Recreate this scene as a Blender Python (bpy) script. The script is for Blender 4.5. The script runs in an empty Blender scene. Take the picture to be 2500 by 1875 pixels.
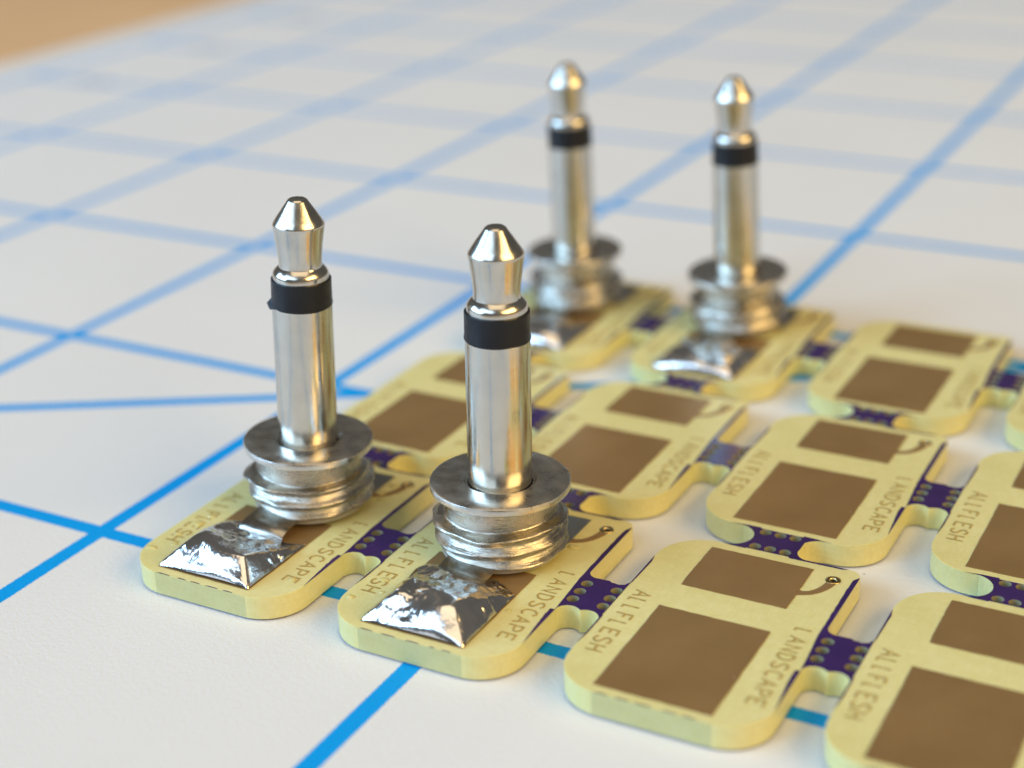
import bpy, bmesh, math, random
from mathutils import Vector, Matrix, noise
random.seed(7)
S = 0.1                      # scene is built in millimetres, 1 Blender unit = 1 cm
sc = bpy.context.scene
sc.unit_settings.system = 'METRIC'
sc.unit_settings.scale_length = 0.01
C = sc.collection

# ------------------------------------------------------------------ camera
cam = bpy.data.cameras.new('camera')
co = bpy.data.objects.new('camera', cam); C.objects.link(co)
R = ((0.88300085, 0.46869005, -0.02528121), (0.1631785, -0.35703463, -0.9197277), (-0.44009349, 0.807995, -0.39174202))
rt, dn, fw = [Vector(v) for v in R]
m = Matrix.Identity(4)
for i in range(3):
    m[i][0] = rt[i]; m[i][1] = -dn[i]; m[i][2] = -fw[i]
CAM = Vector((57.05506, -61.45395, 46.941))
m.translation = CAM * S
co.matrix_world = m
cam.sensor_width = 36; cam.sensor_fit = 'HORIZONTAL'
cam.lens = 3908.17 / 2500 * 36
cam.clip_start = 0.5; cam.clip_end = 2000
cam.dof.use_dof = True
cam.dof.focus_distance = 9.0
cam.dof.aperture_fstop = 0.245
cam.dof.aperture_blades = 0
sc.camera = co

# ------------------------------------------------------------------ light
W = bpy.data.worlds.new('World'); sc.world = W; W.use_nodes = True
W.node_tree.nodes['Background'].inputs[0].default_value = (0.52, 0.50, 0.46, 1)
W.node_tree.nodes['Background'].inputs[1].default_value = 0.22
TARGET = Vector((15, 15, 0)) * S

def area(name, az, elev, dist, sx, sy, power, col):
    """az in degrees to the left of straight behind the camera."""
    a = math.radians(az); e = math.radians(elev)
    back = Vector((0.478, -0.878, 0)); left = Vector((-0.878, -0.478, 0))
    d = (back * math.cos(a) + left * math.sin(a)) * math.cos(e) + Vector((0, 0, math.sin(e)))
    l = bpy.data.lights.new(name, 'AREA'); l.shape = 'RECTANGLE'; l.size = sx; l.size_y = sy
    l.energy = power; l.color = col
    o = bpy.data.objects.new(name, l); C.objects.link(o)
    o.location = TARGET + d * dist
    o.rotation_euler = (-d).to_track_quat('-Z', 'Y').to_euler()
    return o
area('window_light', 84, 23, 130, 120, 60, 215000, (0.40, 0.67, 1.0))
area('added_highlight_panel', 46, 41, 130, 118, 56, 58000, (0.58, 0.78, 1.0))  # added panel, widens the cool highlight on plug tips and solder
area('room_lamp', -54, 33, 130, 100, 66, 136000, (1.0, 0.67, 0.26))
area('overhead_warm_fill', 0, 80, 190, 160, 124, 89000, (1.0, 0.78, 0.51))  # added overhead fill, warms the gaps in place of the room's ambient light

sc.view_settings.view_transform = 'Standard'
sc.view_settings.look = 'None'
sc.view_settings.exposure = 0.0
sc.view_settings.gamma = 1.0
sc.cycles.max_bounces = 10
sc.cycles.diffuse_bounces = 5
sc.cycles.glossy_bounces = 5
sc.cycles.sample_clamp_indirect = 6.0

# ------------------------------------------------------------------ material helpers
def mat(name):
    mt = bpy.data.materials.new(name); mt.use_nodes = True
    nt = mt.node_tree; b = nt.nodes['Principled BSDF']
    return mt, nt, b
def nd(nt, t, **kw):
    n = nt.nodes.new(t)
    for k, v in kw.items():
        if hasattr(n, k): setattr(n, k, v)
        else: n.inputs[k].default_value = v
    return n
def setp(b, **kw):
    for k, v in kw.items():
        b.inputs[k.replace('_', ' ')].default_value = v
def tex(nt, scale, detail=3.0, rough=0.5, stretch=None):
    tc = nd(nt, 'ShaderNodeTexCoord')
    n = nd(nt, 'ShaderNodeTexNoise'); n.inputs['Scale'].default_value = scale
    n.inputs['Detail'].default_value = detail; n.inputs['Roughness'].default_value = rough
    if stretch:
        mp = nd(nt, 'ShaderNodeMapping'); mp.inputs['Scale'].default_value = stretch
        nt.links.new(tc.outputs['Object'], mp.inputs[0]); nt.links.new(mp.outputs[0], n.inputs['Vector'])
    else:
        nt.links.new(tc.outputs['Object'], n.inputs['Vector'])
    return n
def ramp(nt, src, stops):
    r = nd(nt, 'ShaderNodeValToRGB')
    while len(r.color_ramp.elements) < len(stops): r.color_ramp.elements.new(0.5)
    for e, (p, c) in zip(r.color_ramp.elements, stops):
        e.position = p; e.color = c if len(c) == 4 else (*c, 1)
    nt.links.new(src, r.inputs[0]); return r
def bump(nt, b, src, strength, dist, prev=None):
    bp = nd(nt, 'ShaderNodeBump'); bp.inputs['Strength'].default_value = strength
    bp.inputs['Distance'].default_value = dist
    nt.links.new(src, bp.inputs['Height'])
    if prev: nt.links.new(prev.outputs[0], bp.inputs['Normal'])
    nt.links.new(bp.outputs[0], b.inputs['Normal']); return bp

# --- fibreglass board
def make_fr4(name, c0, c1, rough, spec):
    mt, nt, b = mat(name)
    n = tex(nt, 1.6, 4)
    r = ramp(nt, n.outputs['Fac'], [(0.3, c0), (0.7, c1)])
    wa = tex(nt, 9, 3, 0.6, (1, 7, 3)); wb = tex(nt, 9, 3, 0.6, (7, 1, 3)); wz = tex(nt, 14, 3, 0.6, (1, 1, 9))
    ad = nd(nt, 'ShaderNodeMath'); ad.operation = 'ADD'; nt.links.new(wa.outputs['Fac'], ad.inputs[0]); nt.links.new(wb.outputs['Fac'], ad.inputs[1])
    ad2 = nd(nt, 'ShaderNodeMath'); ad2.operation = 'ADD'; nt.links.new(ad.outputs[0], ad2.inputs[0]); nt.links.new(wz.outputs['Fac'], ad2.inputs[1])
    fr = nd(nt, 'ShaderNodeMapRange'); fr.inputs['From Min'].default_value = 1.15; fr.inputs['From Max'].default_value = 1.85
    fr.inputs['To Min'].default_value = 0.0; fr.inputs['To Max'].default_value = 1.0; nt.links.new(ad2.outputs[0], fr.inputs[0])
    mz = nd(nt, 'ShaderNodeMixRGB'); mz.blend_type = 'MULTIPLY'; mz.inputs[0].default_value = 1.0
    rz = ramp(nt, fr.outputs[0], [(0.0, (0.92, 0.90, 0.80)), (1.0, (1.0, 1.0, 1.0))])
    nt.links.new(r.outputs[0], mz.inputs[1]); nt.links.new(rz.outputs[0], mz.inputs[2])
    nt.links.new(mz.outputs[0], b.inputs['Base Color'])
    setp(b, Roughness=rough, Subsurface_Weight=0.45, Subsurface_Scale=0.03, Specular_IOR_Level=spec)
    b.inputs['Subsurface Radius'].default_value = (1.0, 0.85, 0.35)
    w = tex(nt, 26, 2, 0.5)                       # woven glass relief, very faint
    b1 = bump(nt, b, w.outputs['Fac'], 0.15, 0.004)
    w2 = tex(nt, 30, 3, 0.6, (1, 1, 5.0))          # routed side walls: horizontal layers
    bump(nt, b, w2.outputs['Fac'], 0.25, 0.008, b1)
    return mt
FR4 = make_fr4('fibreglass', (0.70, 0.65, 0.295), (0.77, 0.72, 0.365), 0.36, 0.45)

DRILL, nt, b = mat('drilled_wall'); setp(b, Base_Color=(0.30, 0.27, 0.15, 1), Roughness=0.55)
SAWN = make_fr4('sawn_edge', (0.54, 0.52, 0.25), (0.62, 0.60, 0.32), 0.6, 0.3)
SAWN.node_tree.nodes['Principled BSDF'].inputs['Subsurface Weight'].default_value = 0.5
# --- purple solder mask
PURPLE, nt, b = mat('purple_solder_mask')
n = tex(nt, 5, 4); r = ramp(nt, n.outputs['Fac'], [(0.3, (0.032, 0.013, 0.088)), (0.7, (0.046, 0.018, 0.115))])
nt.links.new(r.outputs[0], b.inputs['Base Color'])
setp(b, Roughness=0.22, Specular_IOR_Level=0.5)
n = tex(nt, 40, 3); bump(nt, b, n.outputs['Fac'], 0.1, 0.004)

# --- copper / immersion gold pads
COPPER, nt, b = mat('bare_pad_metal')
n = tex(nt, 2.2, 5, 0.6)
r = ramp(nt, n.outputs['Fac'], [(0.2, (0.35, 0.210, 0.080)), (0.5, (0.39, 0.238, 0.094)), (0.8, (0.43, 0.268, 0.112))])
sp = tex(nt, 16, 1, 0.4)
rs = ramp(nt, sp.outputs['Fac'], [(0.795, (0, 0, 0)), (0.82, (1, 1, 1))])
mx = nd(nt, 'ShaderNodeMixRGB'); mx.inputs[2].default_value = (0.75, 0.60, 0.42, 1)
nt.links.new(rs.outputs[0], mx.inputs[0]); nt.links.new(r.outputs[0], mx.inputs[1])
nt.links.new(mx.outputs[0], b.inputs['Base Color'])
setp(b, Metallic=0.5, Roughness=0.36)
n = tex(nt, 40, 3, 0.6, (1, 5, 1)); b1 = bump(nt, b, n.outputs['Fac'], 0.35, 0.003)
r = ramp(nt, tex(nt, 3.5, 5, 0.65).outputs['Fac'], [(0.35, (0.30,) * 3), (0.65, (0.42,) * 3)]); nt.links.new(r.outputs[0], b.inputs['Roughness'])

LETTER, nt, b = mat('letter_metal')
setp(b, Metallic=0.2, Roughness=0.34)
n = tex(nt, 30, 2); r = ramp(nt, n.outputs['Fac'], [(0.3, (0.36, 0.235, 0.055)), (0.7, (0.56, 0.41, 0.13))])
nt.links.new(r.outputs[0], b.inputs['Base Color'])
GOLD, nt, b = mat('via_gold'); setp(b, Base_Color=(0.62, 0.45, 0.20, 1), Metallic=1.0, Roughness=0.2)
HOLE, nt, b = mat('via_barrel'); setp(b, Base_Color=(0.10, 0.06, 0.03, 1), Metallic=0.6, Roughness=0.4)

def metal(name, col, rough, bscale, bstr, bdist, mottling=0.0, rr=None, stretch=None):
    mt, nt, b = mat(name)
    setp(b, Base_Color=(*col, 1), Metallic=1.0, Roughness=rough)
    n = tex(nt, bscale, 4, 0.55, stretch)
    bump(nt, b, n.outputs['Fac'], bstr, bdist)
    n2 = tex(nt, bscale * 0.35, 4, 0.6)
    if mottling:
        r = ramp(nt, n2.outputs['Fac'], [(0.3, tuple(c * (1 - mottling) for c in col)), (0.65, col)])
        nt.links.new(r.outputs[0], b.inputs['Base Color'])
    if rr:
        r2 = ramp(nt, n2.outputs['Fac'], [(0.3, (rr[0],) * 3), (0.7, (rr[1],) * 3)])
        nt.links.new(r2.outputs[0], b.inputs['Roughness'])
    return mt
NICKEL = metal('nickel_plate', (0.66, 0.63, 0.565), 0.16, 22, 0.10, 0.006, 0.14, (0.13, 0.27))
NICKELF = metal('turned_nickel', (0.74, 0.70, 0.63), 0.2, 30, 0.14, 0.004, 0.2, (0.22, 0.42))
THREAD = metal('threaded_nickel', (0.60, 0.55, 0.47), 0.22, 16, 0.5, 0.008, 0.35, (0.16, 0.36), (0.6, 0.6, 12))
SOLDER = metal('solder', (0.84, 0.815, 0.80), 0.14, 8, 0.26, 0.02, 0.18, (0.06, 0.22))
TINNED = metal('tinned_pad', (0.42, 0.42, 0.40), 0.35, 20, 0.3, 0.006, 0.2, (0.3, 0.5))
BLACK, nt, b = mat('black_plastic')
setp(b, Base_Color=(0.012, 0.013, 0.016, 1), Roughness=0.38, Specular_IOR_Level=0.28)
n = tex(nt, 25, 4); bump(nt, b, n.outputs['Fac'], 0.3, 0.006)
r = ramp(nt, tex(nt, 12, 3).outputs['Fac'], [(0.4, (0.3,) * 3), (0.7, (0.55,) * 3)]); nt.links.new(r.outputs[0], b.inputs['Roughness'])
GREYP, nt, b = mat('milky_plastic')
setp(b, Base_Color=(0.40, 0.38, 0.33, 1), Roughness=0.4, Subsurface_Weight=0.4, Subsurface_Scale=0.03)

# --- mat surface with its printed inch grid and 30 degree line
GX, GY, GP, GA = 17.438, -21.380, 25.4, 0.0029
MATM, nt, b = mat('printed_mat')
tc = nd(nt, 'ShaderNodeTexCoord'); sep = nd(nt, 'ShaderNodeSeparateXYZ')
mp = nd(nt, 'ShaderNodeMapping')          # into grid units, origin on a crossing
mp.vector_type = 'TEXTURE'
mp.inputs['Location'].default_value = (GX * S, GY * S, 0)
mp.inputs['Rotation'].default_value = (0, 0, GA)
mp.inputs['Scale'].default_value = (GP * S,) * 3
nt.links.new(tc.outputs['Object'], mp.inputs[0])
# slight ink edge waver
wn = tex(nt, 60, 2); 
nt.links.new(mp.outputs[0], sep.inputs[0])
def M(op, a, bb=None):
    n = nd(nt, 'ShaderNodeMath'); n.operation = op
    for i, v in enumerate((a, bb)):
        if v is None: continue
        if isinstance(v, (int, float)): n.inputs[i].default_value = v
        else: nt.links.new(v, n.inputs[i])
    return n.outputs[0]
wob = M('MULTIPLY', M('SUBTRACT', wn.outputs['Fac'], 0.5), 0.006)
HW = 0.575 / GP
def near_line(v):
    f = M('ABSOLUTE', M('SUBTRACT', M('FRACT', M('ADD', v, 0.5)), 0.5))
    return M('LESS_THAN', M('ADD', f, wob), HW)
gl = M('MAXIMUM', near_line(sep.outputs[0]), near_line(sep.outputs[1]))
# inside the printed field only
xin = M('MULTIPLY', M('GREATER_THAN', sep.outputs[0], -5.03), M('LESS_THAN', sep.outputs[0], 9.03))
yin = M('MULTIPLY', M('GREATER_THAN', sep.outputs[1], -6.03), M('LESS_THAN', sep.outputs[1], 12.03))
gl = M('MULTIPLY', gl, M('MULTIPLY', xin, yin))
# diagonal through measured points, 29.9 degrees
sa, ca = math.sin(math.radians(29.9)), math.cos(math.radians(29.9))
px, py = (-10.390 - GX) / GP, (25.795 - GY) / GP
dd = M('ABSOLUTE', M('SUBTRACT', M('MULTIPLY', M('SUBTRACT', sep.outputs[1], py), ca), M('MULTIPLY', M('SUBTRACT', sep.outputs[0], px), sa)))
dg = M('LESS_THAN', M('ADD', dd, wob), HW)
dg = M('MULTIPLY', dg, M('MULTIPLY', xin, yin))
ln = M('MAXIMUM', gl, dg)
base = ramp(nt, tex(nt, 0.5, 5).outputs['Fac'], [(0.3, (0.715, 0.725, 0.725)), (0.7, (0.745, 0.755, 0.755))])
spk = ramp(nt, tex(nt, 14, 2, 0.5).outputs['Fac'], [(0.785, (0, 0, 0)), (0.80, (1, 1, 1))])
m1 = nd(nt, 'ShaderNodeMixRGB'); m1.inputs[2].default_value = (0.30, 0.30, 0.30, 1)
nt.links.new(spk.outputs[0], m1.inputs[0]); nt.links.new(base.outputs[0], m1.inputs[1])
m2 = nd(nt, 'ShaderNodeMixRGB')
blue = ramp(nt, tex(nt, 55, 2).outputs['Fac'], [(0.30, (0.0, 0.25, 0.60)), (0.38, (0.0, 0.33, 0.82))])
nt.links.new(blue.outputs[0], m2.inputs[2])
nt.links.new(ln, m2.inputs[0]); nt.links.new(m1.outputs[0], m2.inputs[1])
nt.links.new(m2.outputs[0], b.inputs['Base Color'])
setp(b, Roughness=0.6, Specular_IOR_Level=0.22)
n = tex(nt, 34, 4, 0.6, (1, 1, 1)); b1 = bump(nt, b, n.outputs['Fac'], 0.42, 0.010)
n = tex(nt, 70, 2, 0.5); bump(nt, b, n.outputs['Fac'], 0.25, 0.004, b1)
MATSIDE, nt, b = mat('mat_core'); setp(b, Base_Color=(0.70, 0.71, 0.72, 1), Roughness=0.6)
INK, nt, b = mat('blue_ink'); setp(b, Base_Color=(0.10, 0.22, 0.42, 1), Roughness=0.5)

WOOD, nt, b = mat('table_wood')
n = tex(nt, 0.12, 5, 0.6, (1, 7, 1))
r = ramp(nt, n.outputs['Fac'], [(0.25, (0.62, 0.38, 0.19)), (0.5, (0.72, 0.46, 0.235)), (0.75, (0.80, 0.53, 0.28))])
nt.links.new(r.outputs[0], b.inputs['Base Color']); setp(b, Roughness=0.45)
n = tex(nt, 3, 4, 0.6, (1, 12, 1)); bump(nt, b, n.outputs['Fac'], 0.2, 0.02)

# ------------------------------------------------------------------ object helpers
def link(name, me, parent=None, loc=None):
    o = bpy.data.objects.new(name, me); C.objects.link(o)
    if parent: o.parent = parent
    if loc is not None: o.location = Vector(loc) * S
    return o
def finish(name, bm, mats, parent=None, smooth=False, loc=None, angle=None):
    for v in bm.verts: v.co *= S
    bmesh.ops.recalc_face_normals(bm, faces=bm.faces[:])
    me = bpy.data.meshes.new(name)
    if smooth:
        for f in bm.faces: f.smooth = True
    if angle is not None:
        for e in bm.edges:
            if len(e.link_faces) == 2 and e.calc_face_angle(0) > math.radians(angle): e.smooth = False
    bm.to_mesh(me); bm.free()
    for m_ in (mats if isinstance(mats, (list, tuple)) else [mats]): me.materials.append(m_)
    return link(name, me, parent, loc)
def tag(o, label=None, cat=None, group=None, kind=None):
    if label: o['label'] = label
    if cat: o['category'] = cat
    if group: o['group'] = group
    if kind: o['kind'] = kind
    return o
def empty(name, loc):
    o = bpy.data.objects.new(name, None); C.objects.link(o); o.location = Vector(loc) * S
    o.empty_display_size = 0.3; return o
def copy_tree(o, parent=None):
    c = o.copy(); C.objects.link(c); c.parent = parent
    for ch in list(o.children): copy_tree(ch, c)
    return c

def extrude_poly(bm, outer, holes, z0, z1, top_mat=0, side_mat=0, skip=None, bottom=True, hole_mat=None):
    """plate with holes. skip(a,b)->True leaves that wall segment open."""
    loops = [outer] + holes
    vt = [[bm.verts.new((x, y, z1)) for x, y in lp] for lp in loops]
    vb = [[bm.verts.new((x, y, z0)) for x, y in lp] for lp in loops]
    for vs, isb in ((vt, False), (vb, True)):
        if isb and not bottom: continue
        if not holes:
            f = bm.faces.new(vs[0]); f.material_index = top_mat if not isb else side_mat
        else:
            es = []
            for lp in vs:
                for i in range(len(lp)): es.append(bm.edges.new((lp[i], lp[(i + 1) % len(lp)])))
            res = bmesh.ops.triangle_fill(bm, use_beauty=True, use_dissolve=False, edges=es)
            for g in res['geom']:
                if isinstance(g, bmesh.types.BMFace): g.material_index = top_mat if not isb else side_mat
    for li, (lt, lb, lp) in enumerate(zip(vt, vb, loops)):
        n_ = len(lt)
        for i in range(n_):
            j = (i + 1) % n_
            if skip and skip(lp[i], lp[j]): continue
            f = bm.faces.new((lt[i], lt[j], lb[j], lb[i])); f.material_index = side_mat if (li == 0 or hole_mat is None) else hole_mat
def arc(cx, cy, r, a0, a1, n):
    return [(cx + r * math.cos(math.radians(a0 + (a1 - a0) * i / n)), cy + r * math.sin(math.radians(a0 + (a1 - a0) * i / n))) for i in range(n + 1)]
def jag(pts, amp, seed):
    rr = random.Random(seed); return [(x + rr.uniform(-amp, amp), y + rr.uniform(-amp, amp)) for x, y in pts]
def ribbon(bm, pts, w, z0, z1, widths=None):
    """flat raised stroke along a polyline (mitred)"""
    P = [Vector((x, y)) for x, y in pts]; n_ = len(P); L, Rr = [], []
    for i in range(n_):
        if i == 0: d = (P[1] - P[0]).normalized(); k = 1
        elif i == n_ - 1: d = (P[-1] - P[-2]).normalized(); k = 1
        else:
            a = (P[i] - P[i - 1]).normalized(); c = (P[i + 1] - P[i]).normalized(); d = (a + c)
            d = d.normalized() if d.length > 1e-6 else a
            k = 1 / max(0.55, abs(d.dot(a)))
        nn = Vector((-d.y, d.x)); ww = (widths[i] if widths else w) / 2 * k
        L.append(P[i] + nn * ww); Rr.append(P[i] - nn * ww)
    outer = [(v.x, v.y) for v in L] + [(v.x, v.y) for v in reversed(Rr)]
    tl = [bm.verts.new((v.x, v.y, z1)) for v in L]; tr = [bm.verts.new((v.x, v.y, z1)) for v in Rr]
    bl = [bm.verts.new((v.x, v.y, z0)) for v in L]; br = [bm.verts.new((v.x, v.y, z0)) for v in Rr]
    for i in range(n_ - 1):
        bm.faces.new((tl[i], tl[i + 1], tr[i + 1], tr[i]))
        bm.faces.new((tl[i], bl[i], bl[i + 1], tl[i + 1]))
        bm.faces.new((tr[i], tr[i + 1], br[i + 1], br[i]))
    bm.faces.new((tl[0], tr[0], br[0], bl[0])); bm.faces.new((tl[-1], bl[-1], br[-1], tr[-1]))

# ------------------------------------------------------------------ table and mat
bm = bmesh.new()
bmesh.ops.create_grid(bm, x_segments=1, y_segments=1, size=1)
for v in bm.verts: v.co = Vector((v.co.x * 1500 + 100, v.co.y * 1500 + 400, -2.0))
tag(finish('table_top', bm, WOOD), kind='structure')

bm = bmesh.new()
x0, x1, y0, y1 = -119.6, 262.0, -190.0, 300.0
outer = arc(x1 - 6, y1 - 6, 6, 0, 90, 6) + arc(x0 + 6, y1 - 6, 6, 90, 180, 6) + arc(x0 + 6, y0 + 6, 6, 180, 270, 6) + arc(x1 - 6, y0 + 6, 6, 270, 360, 6)
extrude_poly(bm, outer, [], -1.99, 0, 0, 1)
cm = finish('cutting_mat', bm, [MATM, MATSIDE])
tag(cm, 'white cutting mat printed with a blue inch grid, lying under the circuit boards', 'cutting mat')
for j in range(-1, 9):      # small printed marks by the mat's left border, out of focus
    bm = bmesh.new()
    yy = GY + j * GP
    for k in (-1, 1):
        ribbon(bm, [(-99.4 + k * 1.6 - 0.9, yy + 1.4), (-99.4 + k * 1.6 + 0.7, yy + 1.4), (-99.4 + k * 1.6 + 0.7, yy - 1.6)], 0.6, 0.004, 0.03)
    finish('border_mark', bm, INK, cm)

# ------------------------------------------------------------------ the board panel
PU, PV, TH = 13.8706, 19.7235, 1.5
XL, XR, YF, YB = -2.40, 8.93, -0.62, 16.55
NX, NY = 4, 3
panel = empty('circuit_board_panel', (0, 0, 0))
tag(panel, 'yellow panel of joined rectangular circuit boards with brown pads and purple break-off tabs', 'circuit board panel')

outline = (arc(XR - 0.7, YB - 0.7, 0.7, 0, 90, 6) + arc(XL + 2.9, YB - 2.9, 2.9, 90, 180, 16)
           + arc(XL + 2.85, YF + 2.85, 2.85, 180, 270, 16) + arc(XR - 2.6, YF + 2.6, 2.6, 270, 360, 16))
VIA = (7.66, 15.05)

# stroke alphabet in a box 0..1 wide, 0..1 high
GL = {
 'A': [[(0, 0), (0.5, 1), (1, 0)], [(0.2, 0.36), (0.8, 0.36)]],
 'L': [[(0.05, 1), (0.05, 0), (0.45, 0)]],
 'F': [[(0.05, 0), (0.05, 1), (0.85, 1)], [(0.05, 0.52), (0.62, 0.52)]],
 'E': [[(0.95, 0), (0.05, 0), (0.05, 1), (0.95, 1)], [(0.05, 0.52), (0.7, 0.52)]],
 'S': [[(0.93, 0.86), (0.78, 0.97), (0.5, 1), (0.2, 0.93), (0.07, 0.76), (0.18, 0.6), (0.5, 0.5), (0.82, 0.4), (0.95, 0.23), (0.8, 0.06), (0.5, 0), (0.2, 0.03), (0.05, 0.15)]],
 'H': [[(0.05, 0), (0.05, 1)], [(0.95, 0), (0.95, 1)], [(0.05, 0.5), (0.95, 0.5)]],
 'N': [[(0.05, 0), (0.05, 1), (0.95, 0), (0.95, 1)]],
 'D': [[(0.05, 0), (0.05, 1), (0.5, 1), (0.85, 0.8), (0.97, 0.5), (0.85, 0.2), (0.5, 0), (0.05, 0)]],
 'C': [[(0.95, 0.86), (0.7, 1), (0.4, 0.98), (0.12, 0.78), (0.03, 0.5), (0.12, 0.2), (0.4, 0.02), (0.7, 0), (0.95, 0.14)]],
 'P': [[(0.05, 0), (0.05, 1), (0.6, 1), (0.92, 0.86), (0.92, 0.6), (0.6, 0.46), (0.05, 0.46)]],
}
LETTERS = {}
def lettering(word, xb, h, ystart, adv, cw, parent):
    y = ystart
    for ch in word:
        if (ch, h) not in LETTERS:
            bm = bmesh.new()
            for k, st in enumerate(GL[ch]):
                # letters stand towards +x and read towards -y
                ribbon(bm, [(p[1] * h, -p[0] * cw) for p in st], 0.10, 0.001, 0.028 + 0.003 * k)
            o = finish('letter', bm, LETTER, parent); LETTERS[(ch, h)] = o.data
        else: o = link('letter', LETTERS[(ch, h)], parent)
        o.location = Vector((xb, y, TH)) * S
        y -= adv

def plate(bm, x0, y0, x1, y1, z, h, seed, amp=0.02, n=14):
    rr = random.Random(seed); pts = []
    for (ax, ay), (bx, by) in (((x0, y0), (x1, y0)), ((x1, y0), (x1, y1)), ((x1, y1), (x0, y1)), ((x0, y1), (x0, y0))):
        for i in range(n):
            t = i / n; pts.append((ax + (bx - ax) * t + rr.uniform(-amp, amp), ay + (by - ay) * t + rr.uniform(-amp, amp)))
    extrude_poly(bm, pts, [], z, z + h, bottom=False)
    return pts

def make_board(small_mat=COPPER, front=False):
    root = empty('circuit_board', (0, 0, 0)); root.parent = panel
    bm = bmesh.new(); extrude_poly(bm, outline, [list(reversed(arc(VIA[0], VIA[1], 0.2, 0, 337.5, 15)))], 0.12, TH)
    bmesh.ops.bevel(bm, geom=[e for e in bm.edges if len(e.link_faces) == 2 and e.calc_face_angle(0) > 1.2 and e.verts[0].co.z > 1 and e.verts[1].co.z > 1 and (e.verts[0].co.xy - Vector(VIA)).length > 0.5], offset=0.05, segments=2, affect='EDGES')
    bm.faces.ensure_lookup_table(); bmesh.ops.recalc_face_normals(bm, faces=bm.faces[:]); bm.normal_update()
    for f in bm.faces:
        c_ = f.calc_center_median()
        if f.normal.z < -0.9: f.material_index = 2
        elif front and c_.y < YF + 0.01 and abs(f.normal.z) < 0.5: f.material_index = 1
    finish('substrate', bm, [FR4, SAWN, PURPLE], root)
    bm = bmesh.new(); plate(bm, 0, 0, 6.354, 8.459, TH + 0.001, 0.035, 1)
    finish('large_pad', bm, COPPER, root)
    bm = bmesh.new(); plate(bm, 0.2, 11.022, 6.312, 15.743, TH + 0.001, 0.035, 2)
    finish('small_pad', bm, small_mat, root)
    bm = bmesh.new()
    ribbon(bm, [(6.25, 12.95), (6.6, 13.0), (6.95, 13.2), (7.25, 13.55), (7.45, 13.95), (7.58, 14.35), (7.66, 14.75)], 0.4, TH + 0.001, TH + 0.028, [0.62, 0.40, 0.40, 0.42, 0.46, 0.50, 0.52])
    finish('copper_trace', bm, COPPER, root)
    # plated hole: ring + barrel
    bm = bmesh.new(); n_ = 24
    prof = [(0.43, TH + 0.002), (0.42, TH + 0.04), (0.27, TH + 0.055), (0.215, TH + 0.035), (0.195, TH - 0.08), (0.19, 0.1)]
    rings = [[bm.verts.new((VIA[0] + r * math.cos(2 * math.pi * i / n_), VIA[1] + r * math.sin(2 * math.pi * i / n_), z)) for i in range(n_)] for r, z in prof]
    for a, c in zip(rings, rings[1:]):
        for i in range(n_): bm.faces.new((a[i], a[(i + 1) % n_], c[(i + 1) % n_], c[i]))
    for f in bm.faces: f.smooth = True
    for k, f in enumerate(bm.faces): f.material_index = 1 if k >= n_ * 4 else 0
    finish('plated_hole', bm, [GOLD, HOLE], root)
    lettering('ALLFLESH', -1.80, 0.94, 9.42, 0.86, 0.60, root)
    lettering('LANDSCAPE', 7.40, 0.86, 9.45, 0.885, 0.60, root)
    return root

def strip(root, p, q, w0, w1, inward, seed, n=26, taper=(0.12, 0.03)):
    rr = random.Random(seed); P, Q = Vector(p), Vector(q); iv = Vector(inward)
    o, i_ = [], []
    for k in range(n + 1):
        t = k / n; w = w0 + (w1 - w0) * t
        w *= min(1, (t + 0.004) / max(taper[0], 1e-3)) * min(1, (1 - t + 0.004) / max(taper[1], 1e-3))
        w *= rr.uniform(0.92, 1.08)
        b0 = P.lerp(Q, t)
        o.append((b0 - iv * 0.012)[:]); i_.append((b0 + iv * w)[:])
    bm = bmesh.new()
    a = [bm.verts.new((x, y, TH + 0.016)) for x, y in o]; c = [bm.verts.new((x, y, TH + 0.016)) for x, y in i_]
    for k in range(len(a) - 1): bm.faces.new((a[k], a[k + 1], c[k + 1], c[k]))
    finish('mask_sliver', bm, PURPLE, root)
def make_mask(root, row, col):
    sd = row * 17 + col * 5
    rr = random.Random(sd)
    # right edge: wide
    if col < NX:
        strip(root, (XR, 1.75), (XR, 5.6), 0.34, 0.26, (-1, 0), sd + 1, taper=(0.85, 0.0))
        strip(root, (XR, 5.6), (XR, 15.9), 0.22, 0.30, (-1, 0), sd + 2, taper=(0.35, 0.05))
    # left edge: hair-thin, broken
    if col > 0:
        strip(root, (XL, 3.1), (XL, 6.2), 0.09, 0.07, (1, 0), sd + 3, taper=(0.4, 0))
        strip(root, (XL, 9.8), (XL, 13.4), 0.05, 0.13, (1, 0), sd + 4, taper=(0.1, 0.2))
    # front edge
    if row == 0:
        x = 0.35
        for k in range(5):
            ln_ = rr.uniform(0.35, 1.1); strip(root, (x, YF), (min(x + ln_, 6.0), YF), 0.07, 0.05, (0, 1), sd + 6 + k, n=8, taper=(0.2, 0.2))
            x += ln_ + rr.uniform(0.15, 0.6)
            if x > 5.6: break
    else:
        strip(root, (0.1, YF), (2.0, YF), 0.10, 0.12, (0, 1), sd + 12, taper=(0.5, 0))
        strip(root, (4.6, YF), (6.3, YF), 0.14, 0.06, (0, 1), sd + 13, taper=(0, 0.6))
    if row < NY - 1:
        strip(root, (0.5, YB), (2.0, YB), 0.08, 0.10, (0, -1), sd + 14, taper=(0.4, 0))
        strip(root, (4.6, YB), (8.1, YB), 0.14, 0.13, (0, -1), sd + 15, taper=(0, 0.12))

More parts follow.
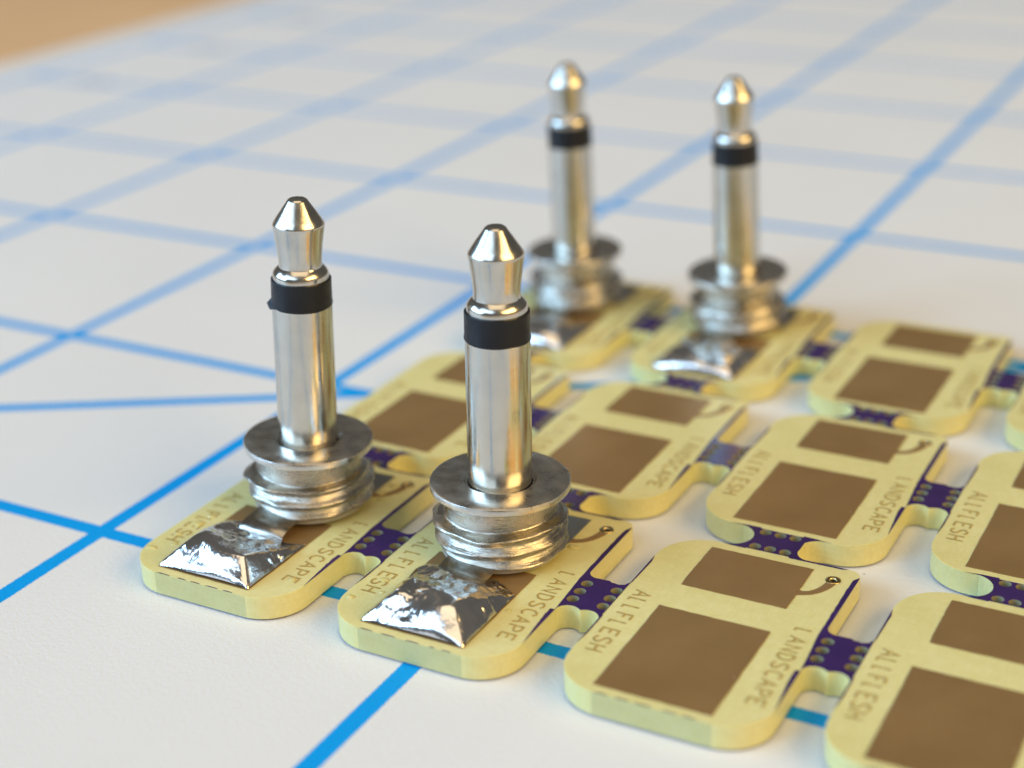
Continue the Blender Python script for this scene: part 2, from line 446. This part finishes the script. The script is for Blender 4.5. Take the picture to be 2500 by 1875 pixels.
proto = make_board(); proto_t = make_board(TINNED); proto_f = make_board(front=True); proto_ft = make_board(TINNED, True)
plugged = {(0, 0), (1, 0), (0, 2), (1, 2)}
firsts = {}
for r_ in range(NY):
    for c_ in range(NX):
        src = (proto_ft if (c_, r_) in plugged else proto_f) if r_ == 0 else (proto_t if (c_, r_) in plugged else proto)
        key = id(src)
        if key in firsts: bd = copy_tree(src, panel)
        else: bd = src; firsts[key] = 1
        bd.location = Vector((c_ * PU, r_ * PV, 0)) * S
        bd['label'] = {(0, 0): 'board at the front left with a plug soldered on it', (1, 0): 'board with the nearest plug, second in the front row',
                       (0, 2): 'blurred board under the left one of the two rear plugs', (1, 2): 'blurred board under the right one of the two rear plugs',
                       (2, 0): 'bare board beside the nearest plug in the front row', (3, 0): 'bare board cut off by the lower right corner of the photo',
                       (0, 1): 'bare board behind the front left plug', (1, 1): 'bare board behind the nearest plug',
                       (2, 1): 'bare board behind the sharpest bare board', (3, 1): 'bare board cut off by the right edge of the photo',
                       (2, 2): 'bare board right of the two rear plugs', (3, 2): 'bare board at the far right of the back row'}[(c_, r_)]
for r_ in range(NY):
    for c_ in range(NX):
        pass
boards = [o for o in panel.children if o.name.startswith('circuit_board')]
for bd in boards:
    c_ = round(bd.location.x / S / PU); r_ = round(bd.location.y / S / PV)
    make_mask(bd, r_, c_)

# break-off tabs between columns
def col_tab(seed):
    xa, xb = XR, XL + PU; rl = 0.72
    low, up = 5.62, 10.28
    pts = [(xa, low)] + arc(xa + rl, low, rl, 180, 62, 12)[1:]
    pts += [(xa + 1.27, low + 0.50)]
    pts += arc(xb - rl, low - 0.05, rl + 0.02, 118, 0, 12)[:-1] + [(xb, low - 0.05)]
    n1 = len(pts)
    up_arc1 = arc(xb - rl, up - 0.1, rl, 0, -70, 9)
    up_arc2 = arc(xa + 0.62, up - 0.05, 0.62, -75, -180, 10)
    mid = [(xb - rl + 0.25 - 0.16 * i, up - 0.1 - rl + 0.03 + 0.05 * math.sin(i * 1.9) + 0.03 * i) for i in range(2, 9)]
    pts += [(xb, up - 0.1)] + jag(up_arc1[1:], 0.03, seed) + jag(mid[:4], 0.03, seed + 1) + up_arc2
    holes = []
    for hx in (xa + 0.40, xb - 0.32):
        for hy in (7.02, 7.92, 8.83):
            holes.append(list(reversed(arc(hx, hy, 0.345, 0, 345, 23))))
    bm = bmesh.new()
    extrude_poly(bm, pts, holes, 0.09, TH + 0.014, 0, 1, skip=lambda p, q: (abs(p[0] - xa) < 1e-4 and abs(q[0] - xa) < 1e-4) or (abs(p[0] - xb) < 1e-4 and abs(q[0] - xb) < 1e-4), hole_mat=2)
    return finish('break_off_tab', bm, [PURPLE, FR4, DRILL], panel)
def row_tab(seed):
    ya, yb = YB, YF + PV; rr = (yb - ya) / 2
    pts = [(0.9, ya)] + arc(0.65, ya + rr, rr, -78, 78, 20) + [(0.9, yb)]
    pts += [(5.9, yb)] + arc(5.98, ya + rr, rr, 100, 150, 8) + arc(5.70, ya + 0.85, 0.85, 165, 262, 12) + [(5.9, ya)]
    holes = []
    for hx in (2.40, 3.31, 4.22):
        for hy in (ya + 0.37, yb - 0.36):
            holes.append(list(reversed(arc(hx, hy, 0.345, 0, 345, 23))))
    bm = bmesh.new()
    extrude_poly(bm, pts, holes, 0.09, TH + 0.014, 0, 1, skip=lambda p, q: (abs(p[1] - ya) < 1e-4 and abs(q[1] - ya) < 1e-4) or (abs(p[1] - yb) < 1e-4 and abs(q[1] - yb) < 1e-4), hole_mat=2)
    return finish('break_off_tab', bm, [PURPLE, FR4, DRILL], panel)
ct = col_tab(5); first = True
for r_ in range(NY):
    for c_ in range(NX - 1):
        o = ct if first else ct.copy()
        if not first: C.objects.link(o)
        first = False; o.location = Vector((c_ * PU, r_ * PV, 0)) * S
rtb = row_tab(9); first = True
for r_ in range(NY - 1):
    for c_ in range(NX):
        o = rtb if first else rtb.copy()
        if not first: C.objects.link(o)
        first = False; o.location = Vector((c_ * PU, r_ * PV, 0)) * S

# ------------------------------------------------------------------ plugs
# local z is height above the table mat, axis at x = y = 0
ZF = 6.1           # top of the flange
def lathe(name, prof, m_, parent, n=96, angle=25, disp=None, cap_top=False):
    bm = bmesh.new(); rings = []
    for r, z in prof:
        ring = []
        for i in range(n):
            a = 2 * math.pi * i / n; rr_, zz = (disp(a, r, z) if disp else (r, z))
            ring.append(bm.verts.new((rr_ * math.cos(a), rr_ * math.sin(a), zz)))
        rings.append(ring)
    for a, c in zip(rings, rings[1:]):
        for i in range(n): bm.faces.new((a[i], a[(i + 1) % n], c[(i + 1) % n], c[i]))
    if cap_top: bm.faces.new(rings[-1])
    return finish(name, bm, m_, parent, smooth=True, angle=angle)
def wob_fn(seed, amp):
    off = Vector((seed * 3.1, seed * 1.7, 0))
    def f(a, r, z):
        v = noise.noise(Vector((math.cos(a) * 1.5, math.sin(a) * 1.5, z * 0.8)) + off)
        return r + v * amp, z
    return f
def make_plug(seed, x, y, tilt, barrel_lift=0.0, nick=False, rs=1.0):
    root = empty('audio_plug', (x, y, 1.5))
    up = Vector((tilt[0], tilt[1], 1)).normalized()
    T0 = 1.5
    Z = lambda z: z - T0
    # tip contact
    zt = ZF + 15.0
    lathe('plug_tip', [(1.28, Z(zt - 4.9)), (1.60, Z(zt - 4.82)), (1.60, Z(zt - 4.48)), (1.53, Z(zt - 4.32)), (1.36, Z(zt - 4.12)), (1.24, Z(zt - 4.02)), (1.22, Z(zt - 3.9)),
                       (1.245, Z(zt - 3.4)), (1.33, Z(zt - 2.6)), (1.42, Z(zt - 1.9)), (1.465, Z(zt - 1.62)), (1.475, Z(zt - 1.52)), (1.45, Z(zt - 1.42)),
                       (1.24, Z(zt - 1.10)), (0.90, Z(zt - 0.58)), (0.58, Z(zt - 0.11)), (0.53, Z(zt - 0.04)), (0.46, Z(zt)), (0.25, Z(zt - 0.04)), (0.01, Z(zt - 0.05))], NICKEL, root, disp=wob_fn(seed, 0.02), angle=40)
    ring = lathe('insulator_ring', [(1.56, Z(zt - 4.76)), (1.69, Z(zt - 4.77)), (1.72, Z(zt - 4.81)), (1.725, Z(zt - 6.15)), (1.755, Z(zt - 6.26)), (1.755, Z(zt - 6.38)), (1.72, Z(zt - 6.43))], BLACK, root, disp=wob_fn(seed + 3, 0.05))
    if nick:     # torn flap of plastic on the ring
        bm = bmesh.new()
        a0 = math.atan2(-0.93, -0.15) - 0.55
        def P(a, r, z): return bm.verts.new((r * math.cos(a), r * math.sin(a), Z(zt - z)))
        a_ = [P(a0 - .08, 1.74, 5.85), P(a0 + .24, 1.72, 6.42), P(a0 + .02, 1.9, 6.52), P(a0 - .2, 2.0, 6.25), P(a0 - .15, 1.7, 6.45)]
        bm.faces.new((a_[0], a_[1], a_[2], a_[3])); bm.faces.new((a_[0], a_[3], a_[4])); bm.faces.new((a_[4], a_[3], a_[2])); bm.faces.new((a_[4], a_[2], a_[1])); bm.faces.new((a_[0], a_[4], a_[1]))
        finish('torn_flap', bm, BLACK, ring)
    lathe('sleeve', [(1.66, Z(zt - 6.35)), (1.715, Z(zt - 6.42)), (1.725, Z(zt - 9)), (1.735, Z(zt - 12)), (1.74, Z(ZF + 0.10)), (1.72, Z(ZF - 0.25))], NICKEL, root, disp=wob_fn(seed + 5, 0.015))
    # flange with shallow groove round the sleeve
    lathe('flange', [(1.78, Z(ZF - 0.22)), (1.86, Z(ZF - 0.20)), (2.02, Z(ZF - 0.02)), (2.10, Z(ZF)), (3.0, Z(ZF + 0.0)), (3.66, Z(ZF - 0.01)), (3.80, Z(ZF - 0.09)), (3.83, Z(ZF - 0.16)), (3.82, Z(ZF - 0.45)), (3.72, Z(ZF - 0.54)), (3.0, Z(ZF - 0.56))], NICKELF, root, disp=wob_fn(seed + 7, 0.02), angle=30)
    # neck and threaded barrel
    zb = 2.08 + barrel_lift; ztop = ZF - 0.54; zth = 4.22 + barrel_lift * 0.5
    prof = []; N = 72
    for k in range(N + 1):
        t = k / N; prof.append((3.5, ztop + (zb - ztop) * t))
    prof += [(3.1, zb - 0.10), (1.2, zb - 0.12)]
    pitch = 0.92; lead = random.Random(seed).uniform(0, 6.28)
    def dz(a, r, z):
        if r < 3.2:
            return r, Z(z)
        ph = (z / pitch - (a + lead) / (2 * math.pi)) % 1.0
        tri = 1 - abs(2 * ph - 1)                      # 0..1
        tri = tri ** 1.5 - 0.10 * max(0, 1 - abs(tri - 0.55) / 0.12)
        depth = 0.48
        w = min(1, max(0, (zth + 0.10 * math.sin(a * 2 + seed) - z) / 0.20))
        smear = noise.noise(Vector((math.cos(a) * 2.1 + seed, math.sin(a) * 2.1, z * 1.6)))
        smear2 = noise.noise(Vector((math.cos(a) * 6 + seed, math.sin(a) * 6, z * 5)))
        rt_ = 3.36 + depth * tri * (0.85 + 0.35 * smear) + smear * 0.11 + smear2 * 0.012
        rn = 3.08
        rr_ = rn * (1 - w) + rt_ * w
        # rounded lower lip
        if z < zb + 0.25: rr_ -= 0.30 * ((zb + 0.25 - z) / 0.25) ** 2
        return rr_, Z(z)
    lathe('threaded_barrel', prof, THREAD, root, n=220, angle=None, disp=dz)
    # lower plastic washer, showing under the barrel
    lathe('insulating_washer', [(3.15, Z(zb - 0.05)), (3.28, Z(zb - 0.12)), (3.28, Z(zb - 0.36)), (3.1, Z(zb - 0.42)), (1.0, Z(zb - 0.42))], GREYP, root)
    # ground lug: strip 3 mm wide bending out from under the barrel to the pad
    bm = bmesh.new(); cols = 9; rows = 18; w_ = 1.55
    path = []
    for k in range(rows + 1):
        t = k / rows
        if t < 0.3: q = t / 0.3; yy, zz = -2.6 - 1.5 * q, zb + 0.25 - 0.12 * q
        else:
            q = (t - 0.3) / 0.7; an = q * math.radians(100)
            yy, zz = -4.1 - 1.05 * math.sin(an), zb + 0.13 - 0.62 * (1 - math.cos(an)) 
        path.append((yy, zz))
    grid = []
    for k, (yy, zz) in enumerate(path):
        row = []
        for j in range(cols + 1):
            u = (j / cols * 2 - 1)
            row.append(bm.verts.new((u * w_ * (1 - 0.04 * k / rows) - 0.12, yy + 0.10 * u * u, Z(zz) - 0.16 * u ** 4 + 0.03 * math.sin(u * 3 + seed))))
        grid.append(row)
    for a, c in zip(grid, grid[1:]):
        for j in range(cols): bm.faces.new((a[j], a[j + 1], c[j + 1], c[j]))
    res = bmesh.ops.solidify(bm, geom=bm.faces[:], thickness=0.22)
    finish('solder_lug', bm, NICKEL, root, smooth=True, angle=50)
    root.rotation_euler = Vector((0, 0, 1)).rotation_difference(up).to_euler()
    for ch in root.children: ch.scale = (rs, rs, 1)
    return root

def solder_mound(plug, bx, by, seed, height, ylen, crinkle, parent_loc):
    """pillow of solder filling the large pad in front of the plug; heights in mm"""
    nx, ny = 96, 90; bm = bmesh.new(); g = []
    for j in range(ny + 1):
        row = []
        for i in range(nx + 1):
            u, v = i / nx, j / ny
            x = 0.02 + 6.31 * u
            ymax = ylen + 0.9 * noise.noise(Vector((u * 3 + seed, 5.5, seed)))  + 0.5 * math.sin(u * 3.1)
            y = 0.03 + (ymax) * v
            n1 = noise.noise(Vector((x * 0.6 + seed * 7, y * 0.6, 0)))
            n2 = abs(noise.noise(Vector((x * 1.2 + seed * 3, y * 1.0, 2.2))))
            n3 = noise.noise(Vector((x * 3.0 + seed, y * 3.4, 4.4)))
            n4 = noise.noise(Vector((x * 7 + seed, y * 8, 9.4)))
            fe = min(1, min(x, 6.35 - x, y) / 1.6)
            qx = x + fe * 0.65 * noise.noise(Vector((x * 0.5 + seed * 5, y * 0.5, 7.7))) + fe * 0.05 * n3
            qy = y + fe * 0.65 * noise.noise(Vector((x * 0.5 + seed * 9, y * 0.5, 3.3))) + fe * 0.03 * n4
            # facets pulled by the iron: soft minimum of a few planes
            pl_ = [1.04 * qy + 0.08 * qx, 0.74 * qy + 0.27 * (6.34 - qx), 4.5 * y + 0.1, 1.25 * (6.35 - x) + 0.05, 0.95 * x + 0.10,
                   0.34 * (0.03 + ymax - qy), height * (0.92 + 0.25 * n1)]
            kk = 7.0
            h = -math.log(sum(math.exp(-kk * p_) for p_ in pl_)) / kk
            h = max(0.0, h + 0.10) * min(1, y / 0.05) * min(1, (6.35 - x) / 0.05) * min(1, x / 0.05)
            back = min(1, max(0, (y - 1.6) / 1.5)); leftf = max(0.0, min(1, (3.9 - x) / 0.8))
            edge = min(1, h / 0.35)
            h += edge * (0.16 * n1 * back - 0.20 * n2 * back + crinkle * (0.045 * n3 + 0.014 * n4) * (leftf * (1 - back) + 0.7 * back) + 0.02 * n1 + max(0, min(1, (x - 4.6) / 0.8)) * back * (0.055 * n3 + 0.01 * n4))
            row.append(bm.verts.new((x + bx, y + by, 1.5 + 0.036 + max(0.0, h))))
        g.append(row)
    for a, c in zip(g, g[1:]):
        for i in range(nx): bm.faces.new((a[i], a[i + 1], c[i + 1], c[i]))
    # local to the plug's empty
    inv = plug.matrix_basis.inverted() if False else None
    for v in bm.verts: v.co -= parent_loc
    o = finish('solder_joint', bm, SOLDER, plug, smooth=True)
    # undo the plug's tilt so that the joint sits flat on its pad
    o.rotation_euler = plug.rotation_euler.to_quaternion().inverted().to_euler()
    return o
def rear_joint(plug, bx, by, seed, ploc):
    """small fillet at the tip lug on the rear pad"""
    bm = bmesh.new(); n_ = 28; rings = []
    cx, cy = bx + 4.4, by + 12.9
    for k in range(9):
        t = k / 8; ring = []
        for i in range(n_):
            a = 2 * math.pi * i / n_
            rad = (1.5 + 0.35 * noise.noise(Vector((math.cos(a) * 2 + seed, math.sin(a) * 2, seed)))) * (1 - t)
            h = 0.036 + 0.55 * (1 - (1 - t) ** 2)
            ring.append(bm.verts.new((cx + rad * 1.1 * math.cos(a), cy + rad * math.sin(a), 1.5 + h)))
        rings.append(ring)
    for a, c in zip(rings, rings[1:]):
        for i in range(n_): bm.faces.new((a[i], a[(i + 1) % n_], c[(i + 1) % n_], c[i]))
    bmesh.ops.remove_doubles(bm, verts=bm.verts[:], dist=1e-4)
    for v in bm.verts: v.co -= ploc
    o = finish('solder_joint', bm, SOLDER, plug, smooth=True)
    o.rotation_euler = plug.rotation_euler.to_quaternion().inverted().to_euler()

FLUX, nt, b = mat('flux_residue')
setp(b, Base_Color=(0.66, 0.58, 0.22, 1), Roughness=0.06, Coat_Weight=0.6, Coat_Roughness=0.03)
def flux(plug, pts, ploc, seed):
    rr = random.Random(seed)
    for x, y, r0 in pts:
        bm = bmesh.new(); bmesh.ops.create_icosphere(bm, subdivisions=3, radius=1)
        k1, k2 = rr.uniform(0.8, 1.5), rr.uniform(0.7, 1.2)
        for v in bm.verts:
            n_ = 1 + 0.35 * noise.noise(v.co * 1.3 + Vector((x, y, seed)))
            v.co = Vector((v.co.x * r0 * k1 * n_, v.co.y * r0 * k2 * n_, max(-0.01, v.co.z) * r0 * 0.32)) + Vector((x, y, 1.50)) - ploc
        o = finish('flux_drop', bm, FLUX, plug, smooth=True)
        o.rotation_euler = plug.rotation_euler.to_quaternion().inverted().to_euler()

K = 1 / 15.0
cr = (0.883, 0.469)
plugs = [
 # x, y, lean in mm along camera right, label, board origin
 (3.50, 10.4, 0.50, 'nickel audio plug at the front left with a torn black insulator ring', (0, 0), 1, 0.10, True, 1.85, 5.7, 0.25, 1.03),
 (PU + 3.02, 10.45, 0.17, 'nearest nickel audio plug, crinkled solder joint at its foot, left of the sharp bare boards', (PU, 0), 2, 0.0, False, 1.7, 6.3, 0.8, 1.06),
 (2.75, 2 * PV + 10.4, -0.50, 'blurred left one of the two nickel audio plugs in the back row', (0, 2 * PV), 3, 0.05, False, 1.2, 5.6, 0.6, 1.0),
 (PU + 2.80, 2 * PV + 10.7, -0.72, 'blurred right one of the two nickel audio plugs in the back row', (PU, 2 * PV), 4, 0.05, False, 0.9, 6.0, 0.6, 1.0),
]
for x, y, lean, lab, (bx, by), seed, lift, nick, hgt, yl, crk, rs in plugs:
    p = make_plug(seed, x, y, (cr[0] * lean * K, cr[1] * lean * K), lift, nick, rs)
    tag(p, lab, 'audio plug', 'nickel audio plugs soldered upright on the boards')
    pl = Vector((x, y, 1.5))
    solder_mound(p, bx, by, seed, hgt, yl, crk, pl)
    rear_joint(p, bx, by, seed, pl)
    if seed == 1: flux(p, [(6.75, 13.4, 0.3), (7.2, 12.6, 0.22), (6.9, 14.6, 0.26), (-1.2, 5.2, 0.34), (-1.5, 3.6, 0.3), (-1.1, 6.3, 0.25), (-1.9, 1.6, 0.3), (7.9, 2.1, 0.2), (-0.9, 2.6, 0.2)], pl, 1)
    if seed == 2: flux(p, [(bx - 1.2, 4.3, 0.22), (bx - 1.9, 1.9, 0.3), (bx + 6.8, 12.3, 0.25), (bx - 0.6, 3.1, 0.16), (bx + 6.7, 4.4, 0.16)], pl, 2)
